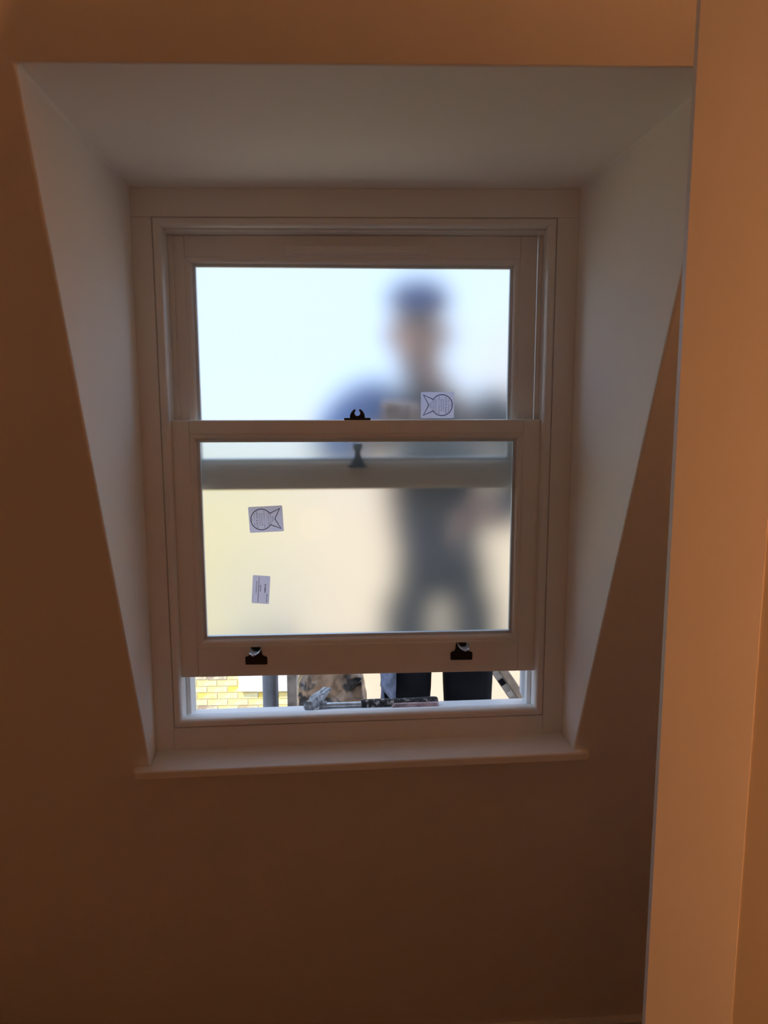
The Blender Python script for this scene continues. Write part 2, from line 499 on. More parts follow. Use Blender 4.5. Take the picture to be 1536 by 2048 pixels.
# outer sill
def zo2(x, y): return -0.7525 + 0.0245*x - 0.24*(y-0.066)
v = []
for x in (-0.52, 0.52):
    for y, z in ((0.0235, zob(x)), (0.066, zob(x)), (0.0665, zo2(x, 0.0665)), (0.172, zo2(x, 0.172)), (0.172, zo2(x, 0.172)-0.05), (0.0235, -0.86)):
        v.append(W(x, y, z))
mesh_obj('outer_sill', v, [(0, 1, 2, 3, 4, 5), (11, 10, 9, 8, 7, 6)] + [(i, i+6, (i+1) % 6+6, (i+1) % 6) for i in range(6)], 'white_out', win, 0.0008)

# ------------------------------------------------------------------ sashes
def sash(name, xl, xr, zt, zb, y0, mouldq, frost, parent_label, keep_top=0.0):
    """stiles and rails with mitred glazing moulding and a double glazed unit; zb, mouldq bottom may tilt"""
    t = empty(name, W(0, y0, zb(0)))
    tag(t, parent_label, 'window sash', 'sashes of the window')
    (tl, tr, br, bl) = mouldq
    y1 = y0+0.045
    prism('stile', [(xl, zb(xl)), (bl[0], zb(bl[0])), (tl[0], zt), (xl, zt)], y0, y1, 'joinery', t)
    prism('stile', [(br[0], zb(br[0])), (xr, zb(xr)), (xr, zt), (tr[0], zt)], y0, y1, 'joinery', t)
    g = 0.0004
    prism('top_rail', [(tl[0]+g, tl[1]), (tr[0]-g, tr[1]), (tr[0]-g, zt), (tl[0]+g, zt)], y0+0.0002, y1, 'joinery', t)
    prism('bottom_rail', [(bl[0]+g, zb(bl[0])), (br[0]-g, zb(br[0])), (br[0]-g, br[1]), (bl[0]+g, bl[1])], y0+0.0002, y1, 'joinery', t)
    pf = [(0.0, y0+0.040), (0.0, y0+0.0012), (0.0016, y0+0.0012), (0.0020, y0+0.003)]
    for a in range(0, 7):
        q = math.pi/2*a/6
        pf.append((0.0030+0.0100*math.sin(q), y0+0.003+0.0105*(1-math.cos(q))))
    pf += [(0.0138, y0+0.0140), (0.0138, y0+0.040)]
    moulding('glazing_bead', mouldq, pf, 'joinery', t)
    gq = inset(mouldq, 0.0138)
    moulding('spacer_bar', gq, [(0.0, y0+0.0168), (0.0062, y0+0.0168), (0.0068, y0+0.025), (0.0, y0+0.025)], 'spacer', t)
    q2 = inset(mouldq, 0.0050)
    a = prism('pane', q2[::-1], y0+0.0150, y0+0.0162, 'clear', t, 0)
    a['label'] = 'clear inner pane'
    fpane = prism('frosted_pane', q2[::-1], y0+0.0256, y0+0.0300, 'frosted', t, 0)
    fpane['label'] = 'frosted outer pane'
    fpane.data.materials.append(M['smooth_face'])
    for p in fpane.data.polygons:
        p.material_index = 0 if all(abs(fpane.data.vertices[i].co.y-(y0+0.0256)*S) < 1e-5 for i in p.vertices) else 1
    return t

ZMR = -0.0519
def zlb(x): return -0.6417 + 0.0100*x
LQ = [(-0.3748, -0.0810), (0.3713, -0.0810), (0.3713, -0.5684+0.0110*0.3713), (-0.3748, -0.5684-0.0110*0.3748)]
lower = sash('lower_sash', -0.4130, 0.4110, ZMR, zlb, 0.0200, LQ, True, 'lower sash raised a little, with two sash lifts and two stickers')
UQ = [(-0.3816, 0.3080), (0.3663, 0.3045), (0.3663, -0.1600), (-0.3816, -0.1620)]
upper = sash('upper_sash', -0.4115, 0.4040, 0.3528, lambda x: -0.2115+0.004*x, 0.0735, UQ, True, 'upper sash with a trickle vent and one sticker')

# trickle vent on the upper sash
vy = 0.0735
vent = box('trickle_vent', -0.1588, 0.1585, vy-0.0060, vy-0.0002, 0.3105, 0.3325, 'joinery', upper, 0.0010)
box('flap', -0.1435, 0.1435, vy-0.0120, vy-0.0059, 0.3145, 0.3290, 'joinery', vent, 0.0010)

# fastener on the lower sash, keeper post on the upper one
def fastener():
    y0 = 0.0255
    base = prism('fastener', [(-0.0305, ZMR), (0.0285, ZMR), (0.0285, ZMR+0.0050), (-0.0305, ZMR+0.0050)], y0, y0+0.022, 'bronze', lower, 0.0008)
    base['label'] = 'dark metal crescent fastener'
    z0 = ZMR+0.0050
    cx, cz, rr = -0.0008, z0+0.0105, 0.0064
    pts = [(-0.0178, z0), (0.0162, z0), (0.0158, z0+0.005), (0.0138, z0+0.011), (0.0100, z0+0.0160), (0.0048, z0+0.0200)]
    for a in range(0, 13):
        t = math.radians(62) - math.radians(304)*a/12
        pts.append((cx+rr*math.cos(t), cz+rr*math.sin(t)))
    pts += [(-0.0064, z0+0.0200), (-0.0116, z0+0.0160), (-0.0154, z0+0.011), (-0.0174, z0+0.005)]
    prism('crescent', pts, y0+0.004, y0+0.016, 'bronze', base, 0.0010)
fastener()
c0 = W(-0.0015, 0.0835, -0.1610)
kp = tube('keeper', [c0+Vector((0, 0, z)) for z in (0, 0.004, 0.005, 0.013, 0.022, 0.030, 0.034, 0.040, 0.045, 0.047)],
          [0.020, 0.020, 0.016, 0.011, 0.0060, 0.0055, 0.0085, 0.0105, 0.0080, 0.001], 'bronze', upper)
kp['label'] = 'dark metal keeper post behind the frosted pane'

# sash lifts
def lift(xc, zb, side):
    y0 = 0.0198
    p = [(-0.0252, 0.001), (-0.0240, 0), (0.0240, 0), (0.0255, 0.001), (0.0258, 0.0165), (0.0240, 0.0190), (0.0180, 0.0205), (0.0135, 0.0250),
         (0.0125, 0.0360), (0.0105, 0.0420), (-0.0125, 0.0420), (-0.0135, 0.0360), (-0.0145, 0.0250), (-0.0185, 0.0205), (-0.0245, 0.0190), (-0.0255, 0.0165)]
    pl = prism('sash_lift', [(xc+a, zb+b_) for a, b_ in p], y0-0.0026, y0, 'black', lower, 0.0008)
    pl['label'] = 'black sash lift with a chrome finger hook'
    # hook: a scooped tray standing out of the plate, its rim turned up
    cx, cz = xc+0.0006+0.0022*side, zb+0.0372
    D_, Wd = 0.050, 0.0122
    def tray(s_, a):
        w_ = Wd*(1-0.90*s_**3.0)**0.5
        return W(cx+w_*a, y0-0.0020-D_*s_, cz-0.0045*(1-s_)**2*(1-a*a) + 0.0016*s_**2 + 0.0042*abs(a)**2.5*(1-0.5*s_))
    bm = bmesh.new(); rows = []
    NA, NR = 14, 14
    for j in range(NR+1):
        rows.append([bm.verts.new(tray(j/NR, -1+2*i/NA)) for i in range(NA+1)])
    for j in range(NR):
        for i in range(NA):
            bm.faces.new((rows[j][i], rows[j][i+1], rows[j+1][i+1], rows[j+1][i]))
    o = bm_obj('hook', bm, 'hook_sheen', pl, True)
    so = o.modifiers.new('thick', 'SOLIDIFY'); so.thickness = 0.0012; so.offset = -1
    pts = [tray(k/12, -1) for k in range(13)] + [tray(1, -1+2*k/6) for k in range(1, 6)] + [tray(1-k/12, 1) for k in range(13)]
    tube('hook_rim', pts, 0.0010, 'chrome', pl, 8)
lift(-0.2394, -0.6155, 0.0)
lift(0.2382, -0.6088, 1.0)

# ------------------------------------------------------------------ stickers
def text_mesh(body, size):
    cu = bpy.data.curves.new('t', 'FONT')
    cu.body = body; cu.size = size; cu.align_x = 'CENTER'; cu.align_y = 'CENTER'
    cu.resolution_u = 1
    ob = bpy.data.objects.new('t', cu)
    COL.objects.link(ob)
    dg = bpy.context.evaluated_depsgraph_get()
    me = bpy.data.meshes.new_from_object(ob.evaluated_get(dg))
    bpy.data.objects.remove(ob)
    return me

def placed(name, me, m, mat4, parent):
    me.materials.clear(); me.materials.append(M[m])
    me.transform(mat4)
    o = bpy.data.objects.new(name, me)
    return link(o, parent)

def sticker(parent, corners, y, label, fish, flip):
    """corners TL TR BR BL in plan units; fish text runs up (flip 1) or down (flip -1)"""
    tl, tr, br, bl = [W(p.x, y, p.z) for p in corners]
    c = (tl+tr+br+bl)/4
    ex = ((tr-tl)+(br-bl))/2; ez = ((tl-bl)+(tr-br))/2
    wx, wz = ex.length, ez.length
    ex.normalize(); ez = (ez - ex*ez.dot(ex)).normalized()
    # rounded card
    r = 0.0022
    pts = []
    for sx, sz, a0 in ((1, 1, 0), (-1, 1, 90), (-1, -1, 180), (1, -1, 270)):
        for k in range(5):
            a = math.radians(a0+22.5*k)
            pts.append(c + ex*(sx*(wx/2-r)+r*math.cos(a)) + ez*(sz*(wz/2-r)+r*math.sin(a)))
    th = Vector((0, 0.0003, 0))
    n = len(pts)
    card = mesh_obj('sticker', [p-th for p in pts]+[p for p in pts], [tuple(range(n)), tuple(range(2*n-1, n-1, -1))] + [(i, i+n, (i+1) % n+n, (i+1) % n) for i in range(n)], 'sticker', parent)
    card['label'] = label
    # axes of the printed matter: reading direction e1, text "up" e2
    e1 = ez*flip; e2 = -ex*flip
    base = c - th*2.0
    nrm = e1.cross(e2)
    def frame(a, b_):
        o = base + e1*a + e2*b_
        return Matrix(((e1.x, e2.x, nrm.x, o.x), (e1.y, e2.y, nrm.y, o.y), (e1.z, e2.z, nrm.z, o.z), (0, 0, 0, 1)))
    L = wx
    if fish:
        # outline ribbon: circle and tail, in (a along e1, b along e2); nose at +b
        R_ = 0.400*wz; bc = 0.135*L
        path = []
        op = math.radians(33)
        for k in range(41):
            t = -math.pi/2 + op + (2*math.pi-2*op)*k/40
            path.append((R_*math.cos(t), bc+R_*math.sin(t)))
        yt = -0.420*L
        path += [(-0.385*wz, yt), (0.0, -0.260*L), (0.385*wz, yt)]
        w2 = 0.00075
        bm = bmesh.new()
        N = len(path)
        ins, outs = [], []
        for k in range(N):
            p0 = Vector(path[k-1]); p1 = Vector(path[k]); p2 = Vector(path[(k+1) % N])
            d1 = (p1-p0).normalized(); d2 = (p2-p1).normalized()
            nn_ = Vector((-(d1+d2).y, (d1+d2).x))
            if nn_.length < 1e-6: nn_ = Vector((-d1.y, d1.x))
            nn_.normalize()
            cs = max(0.45, abs(nn_.dot(Vector((-d1.y, d1.x)))))
            ins.append(bm.verts.new(frame(*(p1+nn_*w2/cs)) @ Vector((0, 0, 0))))
            outs.append(bm.verts.new(frame(*(p1-nn_*w2/cs)) @ Vector((0, 0, 0))))
        for k in range(N):
            k2 = (k+1) % N
            bm.faces.new((ins[k], ins[k2], outs[k2], outs[k]))
        bm_obj('fish_outline', bm, 'navy', card)
        lines = [('THIS', .0026, .405), ('UNIT CONTAINS', .0028, .335), ('LOW E GLASS', .0045, .258), ('FOR BUILDING', .0031, .180), ('REGULATIONS', .0031, .115),
                 ('PART L COMPLIANCE', .0030, .045), ('THIS SURFACE', .0032, -.075), ('MUST FACE', .0032, -.140), ('INSIDE', .0032, -.205)]
        for s, sz, pos in lines:
            mm = text_mesh(s, sz*1.18)
            placed('printed_text', mm, 'ink' if s != 'LOW E GLASS' else 'navy', frame(0, pos*L), card)
        a, b0 = 0.30*wz, -0.018*L
        mesh_obj('printed_rule', [frame(-a, b0) @ Vector((0, 0, 0)), frame(a, b0) @ Vector((0, 0, 0)), frame(a, b0-.0003) @ Vector((0, 0, 0)), frame(-a, b0-.0003) @ Vector((0, 0, 0))], [(0, 1, 2, 3)], 'ink', card)
    else:
        rr = random.Random(3)
        for b0, a0, a1, hgt, mm in ((.27, -.12, .26, .0016, 'ink'), (.14, -.44, .42, .0017, 'ink'), (.03, -.06, .16, .0018, 'ink'), (-.24, -.10, .20, .0028, 'ink'), (-.36, -.43, -.16, .0018, 'ink')):
            bm = bmesh.new()
            a = a0*wz
            while a < a1*wz:
                st = rr.uniform(.0007, .0022)
                q = [frame(x, b0*wx+y_) @ Vector((0, 0, 0)) for x, y_ in ((a, -hgt/2), (a+st, -hgt/2), (a+st, hgt/2*rr.uniform(.4, 1)), (a, hgt/2))]
                bm.faces.new([bm.verts.new(p) for p in q])
                a += st + rr.uniform(.0005, .0012)
            bm_obj('printed_line', bm, mm, card)
    return card

yl = 0.0200+0.0150-0.0002
sticker(lower, [up(496, 1014, yl), up(564.5, 1011, yl), up(567.5, 1062, yl), up(500, 1066, yl)], yl, 'grey sticker with a blue fish outline reading LOW E GLASS, tail to the right', True, 1)
sticker(lower, [up(506, 1150, yl), up(541, 1152.5, yl), up(537.5, 1208, yl), up(503, 1206, yl)], yl, 'small grey sticker with faint print', False, 1)
yu = 0.0735+0.0150-0.0002
sticker(upper, [up(841.5, 784, yu), up(908, 784, yu), up(908, 836.5, yu), up(841.5, 836.5, yu)], yu, 'grey sticker with a blue fish outline reading LOW E GLASS, tail to the left', True, -1)
# torn adhesive flecks on the panes
def flecks(parent, y, spots, name):
    bm = bmesh.new()
    rr = random.Random(11)
    for (px, py, w_, h_) in spots:
        c = up(px, py, y)
        c = W(c)
        k = 5
        a0 = rr.uniform(0, 6)
        ring = [bm.verts.new(c + Vector((math.cos(a0+i*2*math.pi/k)*w_*rr.uniform(.5, 1.2), 0, math.sin(a0+i*2*math.pi/k)*h_*rr.uniform(.5, 1.2)))) for i in range(k)]
        bm.faces.new(ring)
    o = bm_obj(name, bm, 'fleck', parent)
    o['kind'] = 'stuff'
    o['label'] = 'torn white adhesive flecks'
flecks(upper, yu, [(839, 777, .0006, .0018), (834, 789, .0007, .0020), (862, 768, .0006, .0009), (879, 776, .0014, .0010), (884, 769, .0004, .0014), (900, 780, .0013, .0008),
                   (908, 783, .0008, .0010), (914, 793, .0004, .0012), (918, 803, .0010, .0006), (913, 812, .0008, .0004), (924, 830, .0009, .0008), (903, 836, .0016, .0010), (875, 771, .0004, .0010)], 'adhesive_residue')
flecks(lower, yl, [(853, 1093, .0005, .0010), (858, 1094, .0007, .0005), (925, 1066, .0005, .0007), (905, 1126, .0012, .0004), (880, 1100, .0004, .0016), (925, 905, .0010, .0003), (925, 919, .0010, .0003), (942, 896, .0004, .0006), (804, 1190, .0004, .0014)], 'adhesive_residue')

# ------------------------------------------------------------------ open door at the right
a_ = math.radians(18.0)
kd = 0.714
E0 = CAM + (Vector((0.4184, -0.72, 0)) - CAM)*kd
D0 = W(E0.x, E0.y, ZF)                      # foot of the leaf's free edge
dx = Vector((math.cos(a_), -math.sin(a_), 0)); dn = Vector((math.sin(a_), math.cos(a_), 0))
door = empty('door_1', D0)
tag(door, 'open painted panelled door standing at the right', 'door', kind='structure')
def leaf(name, u0, u1, n0, n1, z0, z1, m, parent=None, bevel=0.003):
    v = [D0 + dx*u + dn*n_ + Vector((0, 0, z)) for z in (z0, z1) for n_ in (n0, n1) for u in (u0, u1)]
    f = [(0, 1, 3, 2), (4, 6, 7, 5), (0, 4, 5, 1), (2, 3, 7, 6), (0, 2, 6, 4), (1, 5, 7, 3)]
    return mesh_obj(name, v, f, m, parent or door, bevel)
def leaf_u(px, py):
    d = _f + _r*((px-768)/F) - _u*((py-1024)/F)
    t = dn.dot(D0-W(CAM))/dn.dot(d)
    return dx.dot(W(CAM)+d*t-D0)
st = leaf_u(1490, 1660)
DW, DH = 0.726, 2.06
leaf('stile', 0, st, 0, 0.038, 0.008, DH, 'door', None, 0.0)
leaf('stile', DW-st, DW, 0, 0.038, 0.008, DH, 'door', None, 0.0012)
for z0, z1 in ((0.008, 0.21), (0.86, 1.0), (DH-0.1, DH)):
    leaf('rail', st, DW-st, 0.0003, 0.038, z0, z1, 'door', None, 0.001)
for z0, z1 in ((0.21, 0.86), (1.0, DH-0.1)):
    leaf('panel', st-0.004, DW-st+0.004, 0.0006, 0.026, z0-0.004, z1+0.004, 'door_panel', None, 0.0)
hk = leaf('hinge', DW-0.002, DW+0.012, -0.004, 0.006, 0.25, 0.35, 'brass', None, 0.001)
leaf('hinge', DW-0.002, DW+0.012, -0.004, 0.006, 1.70, 1.80, 'brass', None, 0.001)
hp = D0 + dx*(DW+0.010)
tag(mbox('trim_1', hp.x, hp.x+0.07, hp.y-0.05, hp.y+0.09, 0, 2.14, 'door', None, 0.002), 'painted door post carrying the open door', 'door post', kind='structure')
tag(mbox('wall_partition', hp.x+0.0705, XR*S, hp.y-0.035, hp.y+0.075, 0, 2.468, 'plaster'), 'short plastered partition beside the door post', 'wall', kind='structure')

# ------------------------------------------------------------------ added unseen lamps: a column for the door, a globe to fill the leaning wall
LP = Vector((0.92, -1.15, 0.0))
lamp = empty('added_column_lamp', LP+Vector((0, 0, 2.468)))  # added light, its tall column shaped to light the door leaf evenly
tag(lamp, 'unseen narrow column lamp added to light the open door evenly', 'lamp')
tube('shade', [LP+Vector((0, 0, z)) for z in (1.15, 1.6, 2.05)], 0.025, 'lamp', lamp, 24)
tube('cord', [LP+Vector((0, 0, 2.06)), LP+Vector((0, 0, 2.455))], 0.003, 'black', lamp, 10)
tube('cap', [LP+Vector((0, 0, 2.051)), LP+Vector((0, 0, 2.065))], [0.025, 0.012], 'brass', lamp, 20)
tube('ceiling_rose', [LP+Vector((0, 0, 2.44)), LP+Vector((0, 0, 2.4675))], [0.03, 0.05], 'ceiling', lamp, 20)
GP = Vector((-0.30, -3.15, 0.95))
gl_ = empty('added_globe_lamp', Vector((GP.x, GP.y, 0)))  # added fill light for the leaning wall, out of view
tag(gl_, 'unseen globe lamp added behind the viewer to fill the leaning wall', 'lamp')
bm = bmesh.new(); bmesh.ops.create_uvsphere(bm, u_segments=24, v_segments=14, radius=0.10); bmesh.ops.translate(bm, verts=bm.verts, vec=GP)
bm_obj('globe', bm, 'globe', gl_, True)
tube('pole', [Vector((GP.x, GP.y, 0.02)), GP-Vector((0, 0, 0.10))], 0.011, 'brass', gl_, 14)
tube('base', [Vector((GP.x, GP.y, 0.001)), Vector((GP.x, GP.y, 0.02)), Vector((GP.x, GP.y, 0.03))], [0.13, 0.13, 0.02], 'brass', gl_, 28)
tag(mbox('wall_light_block', 0.50, 0.60, YB*S, -1.02, 0, 2.468, 'plaster'), 'unseen wall added to block the column lamp from the leaning wall', 'wall', kind='structure')  # added blocker, keeps the column lamp's light off the leaning wall

# ------------------------------------------------------------------ outside of our house: dormer roof and cheeks
dr = box('trim_2', -0.62, 0.62, -0.605, 0.175, 0.445, 0.50, 'slate', None, 0.0)
tag(dr, 'flat dormer roof above the window outside', 'roof', kind='structure')
for nm, x0, x1, lb in (('trim_3', -0.56, -0.4755, 'outer cheek of the dormer, left'), ('trim_4', 0.4755, 0.56, 'outer cheek of the dormer, right')):
    tag(box(nm, x0, x1, 0.004, 0.12, -0.86, 0.444, 'white_out', None, 0.0), lb, 'dormer cheek', kind='structure')

# ------------------------------------------------------------------ hammer on the outer sill
hc = up(617.5, 1419, 0.088)
ham = empty('hammer', W(hc.x, 0.1, zo2(hc.x, 0.1)))
tag(ham, 'paint-spattered claw hammer lying on the outer sill', 'hammer')
r_f = 0.0135
cz = zo2(hc.x, 0.088)+r_f+0.0006
def hring(bm, c, ax, up_, rx, rz, segs=20, pw=2.0):
    ax = ax.normalized(); side = up_.cross(ax).normalized(); up2 = ax.cross(side)
    vs_ = []
    for i in range(segs):
        t = 2*math.pi*i/segs
        ct, st_ = math.cos(t), math.sin(t)
        k = (abs(ct)**pw + abs(st_)**pw)**(-1/pw)
        vs_.append(bm.verts.new(c + side*(ct*k*rx) + up2*(st_*k*rz)))
    return vs_
bm = bmesh.new()
ax = Vector((0.36, 1.0, -0.10)).normalized()
c0 = W(hc.x, 0.082, cz)
Z = Vector((0, 0, 1))
secs = [(0.000, 0.0098, 0.0098, 2.0, 0), (0.0006, 0.0112, 0.0112, 2.0, 0), (0.011, 0.0113, 0.0113, 2.0, 0), (0.014, 0.0090, 0.0095, 2.2, 0.0005), (0.023, 0.0090, 0.0100, 2.4, 0.001),
        (0.028, 0.0115, 0.0125, 4.0, 0.002), (0.052, 0.0115, 0.0125, 4.0, 0.003), (0.058, 0.0120, 0.0090, 3.0, 0.005)]
prev = None
for (d, rx, rz, pw, dz) in secs:
    ring = hring(bm, c0+ax*d+Z*dz, ax, Z, rx, rz, 20, pw)
    if prev:
        for i in range(20):
            bm.faces.new((prev[i], prev[(i+1) % 20], ring[(i+1) % 20], ring[i]))
    else:
        bm.faces.new(ring)
    prev = ring
bm.faces.new(prev)
hd = bm_obj('head', bm, 'cast', ham, True)
e = hd.modifiers.new('edge', 'EDGE_SPLIT'); e.split_angle = math.radians(35)
# two claws curving up behind the head
for sgn in (-1, 1):
    bm = bmesh.new(); prev = None
    sd = Z.cross(ax).normalized()
    for k in range(8):
        t = k/7
        c = c0 + ax*(0.054+0.046*t) + Z*(0.004+0.008*t) + sd*sgn*(0.0054-0.0004*t)
        ring = hring(bm, c, ax, Z, 0.0058*(1-0.12*t), 0.0085*(1-0.75*t), 12, 3.5)
        if prev:
            for i in range(12):
                bm.faces.new((prev[i], prev[(i+1) % 12], ring[(i+1) % 12], ring[i]))
        else: bm.faces.new(ring)
        prev = ring
    bm.faces.new(prev)
    bm_obj('claw', bm, 'cast', ham, True)
# socket, shaft and grip run along the sill to the right
hx = c0 + ax*0.040 + Z*0.003
gEnd = up(876, 1404.5, 0.125); gEnd = W(gEnd)
gSt = up(722, 1409, 0.125); gSt = W(gSt)
sdir = (gEnd-gSt).normalized()
hx = gSt - sdir*((gSt.x-hx.x)/sdir.x)
tube('socket', [hx+sdir*0.009, hx+sdir*0.022], 0.0095, 'cast', ham, 16)
tube('shaft', [hx+sdir*0.006, gSt+sdir*0.004], 0.0062, 'steel', ham, 18)
gl = (gEnd-gSt).length
tube('grip', [gSt+sdir*(gl*t) for t in (0, .01, .05, .3, .55, .8, .93, .985, 1.0)], [.0085, .0100, .0106, .0112, .0108, .0116, .0126, .0118, .0090], 'grip', ham, 20)
# thin strip of wood under the grip
a = up(783, 1419.5, 0.098); b2 = up(877, 1417.5, 0.098)
za = lambda x, y: zo2(x, y)+0.0006
v = []
for x, w_ in ((a.x, 0.0), (a.x+0.008, 1.0), (b2.x, 1.0)):
    for y in (0.094, 0.116):
        v.append(W(x, y, za(x, y)))
    for y in (0.116, 0.094):
        v.append(W(x, y, za(x, y)+0.0015+0.0075*w_))
shim = mesh_obj('wood_shim', v, [(0, 1, 2, 3), (11, 10, 9, 8)] + [(i+4*k, i+4*k+4, (i+1) % 4+4*k+4, (i+1) % 4+4*k) for k in range(2) for i in range(4)], 'shim', None, 0.0006)
tag(shim, 'thin pink-stained strip of wood under the hammer grip', 'wood strip')

# ------------------------------------------------------------------ scaffold outside
DECK = 0.20                                  # metres above the room floor
dk = (DECK-HC)/S
p1 = up(541, 1380, 1.0)
def stand(x, y, lbl):
    o = tube('scaffold_pole', [Vector((x*S, y*S, -6.0)), Vector((x*S, y*S, 1.05))], 0.0242, 'galv', None, 20)
    return tag(o, lbl, 'scaffold pole', 'scaffold tubes')
stand(p1.x, 1.0, 'upright grey scaffold pole left of the rubble sack')
stand(1.35, 1.0, 'upright grey scaffold pole out past the right of the window')
lg = tube('scaffold_pole', [Vector((-1.5, 1.062*S, HC-0.925*S)), Vector((1.6, 1.062*S, HC-0.925*S))], 0.0242, 'galv', None, 20)
tag(lg, 'level scaffold tube running behind the lower sash', 'scaffold pole', 'scaffold tubes')
for x, lb in ((-0.9, 'left'), (1.18, 'right')):
    o = tube('scaffold_pole', [Vector((x, 0.16, DECK-0.065)), Vector((x, 1.15, DECK-0.065))], 0.0242, 'galv', None, 20)
    tag(o, 'level scaffold tube under the deck boards at the '+lb, 'scaffold pole', 'scaffold tubes')
for i, y in enumerate((0.33, 0.557, 0.88)):
    o = mbox('deck_board', -1.4, 1.6, y, y+0.222, DECK-0.038, DECK, 'board', None, 0.003)
    tag(o, ('scaffold deck board nearest the window', 'middle scaffold deck board under the worker', 'outermost scaffold deck board')[i], 'board', 'deck boards')
t0, t1 = up(571, 1380, 1.0), up(590, 1380, 1.0)
o = mbox('timber_post', t0.x*S, t1.x*S, 0.885, 0.925, DECK, HC-0.80*S, 'timber', None, 0.002)
tag(o, 'weathered grey timber post beside the scaffold pole', 'timber post')
# board leaning at the right
q0, q1 = up(1003, 1348, 0.98), up(1035, 1395, 0.98)
d2 = (q1-q0)
tb = (dk-q1.z)/d2.z
e0 = W(q0-d2*0.55); e1_ = W(q1+d2*tb)
ld = (e1_-e0).normalized()
pn = Vector((ld.z, 0, -ld.x)).normalized()
if pn.x < 0: pn = -pn
lean = empty('leaning_board', e1_)
tag(lean, 'short timber leaning on the scaffold at the far right', 'timber')
def strip(name, w0, w1, y0, y1, m, ea, eb):
    v = [e + pn*w_ + Vector((0, y_, 0)) for e in (ea, eb) for y_ in (y0, y1) for w_ in (w0, w1)]
    return mesh_obj(name, v, [(0, 1, 3, 2), (4, 6, 7, 5), (0, 4, 5, 1), (2, 3, 7, 6), (0, 2, 6, 4), (1, 5, 7, 3)], m, lean, 0.0015)
eb = e1_ - ld*0.02
strip('board_face', 0.0, 0.022, 0.0, 0.04, 'board', e0, eb)
strip('board_edge', -0.024, -0.0005, 0.006, 0.04, 'timber', e0, eb)
Ltot = (eb-e0).length
for k in range(9):
    s = 0.02+0.045*k
    strip('cleat', -0.021, -0.004, 0.0, 0.0058, 'trousers' if k % 2 else 'timber', e0+ld*s, e0+ld*(s+0.02))

# rubble sack
bx0, bx1 = up(592, 1380, 0.85).x*S, up(730, 1380, 0.85).x*S
hgt = 0.80
bm = bmesh.new()
NU, NV = 130, 130
rows = []
for j in range(NV+1):
    t = j/NV
    row = []
    pr = min(1.0, (t/0.06)**0.5) if t < 0.06 else (1.0 if t < 0.86 else 1.0-0.75*((t-0.86)/0.14)**1.5)
    for i in range(NU):
        a = 2*math.pi*i/NU
        ca, sa = math.cos(a), math.sin(a)
        k = (abs(ca)**3.2+abs(sa)**3.2)**(-1/3.2)
        x = (bx0+bx1)/2 + ca*k*(bx1-bx0)/2*pr
        y = 0.75 + sa*k*0.105*pr
        z = DECK + 0.002 + hgt*t
        p = Vector((x, y, z))
        q = Vector((x*5+3+z*5, y*6, z*15-x*9))
        c1 = abs(noise.noise(q))
        c2 = abs(noise.noise(q*2.1+Vector((4, 1, 2))))
        c3 = abs(noise.noise(q*4.3+Vector((1, 7, 2))))
        dsp = -(0.062*(0.3-c1) + 0.026*(0.28-c2) + 0.007*(0.25-c3)) if 0.02 < t < 0.98 else 0
        nrm = Vector((ca, sa, 0))
        if abs(sa) < 0.55: dsp *= 0.35
        row.append(bm.verts.new(p + nrm*dsp + Vector((0, 0, 0.02*noise.noise(q*0.8) if t > 0.03 else 0))))
    rows.append(row)
for j in range(NV):
    for i in range(NU):
        bm.faces.new((rows[j][i], rows[j][(i+1) % NU], rows[j+1][(i+1) % NU], rows[j+1][i]))
bm.faces.new(rows[0]); bm.faces.new(rows[-1])
sk = bm_obj('rubble_sack', bm, 'sack', None, True)
tag(sk, 'crumpled brown and black glossy plastic sack beside the scaffold pole', 'sack')

# ------------------------------------------------------------------ neighbouring houses
YN = 8.06
def n_at(px, py): return up(px, py, YN)
nb = empty('brick_house', W(-3.0, YN, -8.0))
tag(nb, 'sunlit yellow brick house wall seen under the raised sash at left', 'building')
xe = n_at(597, 1380).x
zt_l = n_at(500, 880).z
box('wall', -9.0, xe, YN+0.012, YN+0.5, -10.0, zt_l, 'brickwork', nb, 0)
# panel of real bricks where the gap under the sash shows them
bw, bh, jt = 0.215, 0.065, 0.010
me = bpy.data.meshes.new('brick')
bmx = bmesh.new(); bmesh.ops.create_cube(bmx, size=1.0)
bmesh.ops.scale(bmx, verts=bmx.verts, vec=(bw, 0.03, bh))
bmesh.ops.bevel(bmx, geom=bmx.edges, offset=0.005, segments=1, affect='EDGES')
bmx.to_mesh(me); bmx.free(); me.materials.append(M['brick'])
me2 = bpy.data.meshes.new('half_brick')
bmx = bmesh.new(); bmesh.ops.create_cube(bmx, size=1.0)
bmesh.ops.scale(bmx, verts=bmx.verts, vec=(0.1025, 0.03, bh))
bmesh.ops.bevel(bmx, geom=bmx.edges, offset=0.005, segments=1, affect='EDGES')
bmx.to_mesh(me2); bmx.free(); me2.materials.append(M['brick'])
zr = W(n_at(420, 1365.5)).z
Xe = xe*S
rb = random.Random(5)
mb = mbox('mortar_bed', Xe-3.6, Xe-0.001, YN*S-0.004, YN*S+0.0095, zr-0.075*7.5, zr+0.075*6.5, 'mortar', nb)
for c in range(-7, 7):
    z = zr + c*0.075
    x = Xe
    k = 0
    while x > Xe-3.55:
        if c % 2 and k == 0:
            w_, me_ = 0.1025, me2
        else:
            w_, me_ = bw, me
        o = bpy.data.objects.new('brick', me_)
        o.location = (x-w_/2-0.002, YN*S-0.004+rb.uniform(-.002, .002), z+rb.uniform(-.002, .002))
        link(o, nb)
        o.rotation_euler = (0, rb.uniform(-.006, .006), 0)
        x -= w_+jt
        k += 1
le0, le1 = n_at(481, 1360), n_at(597, 1373)
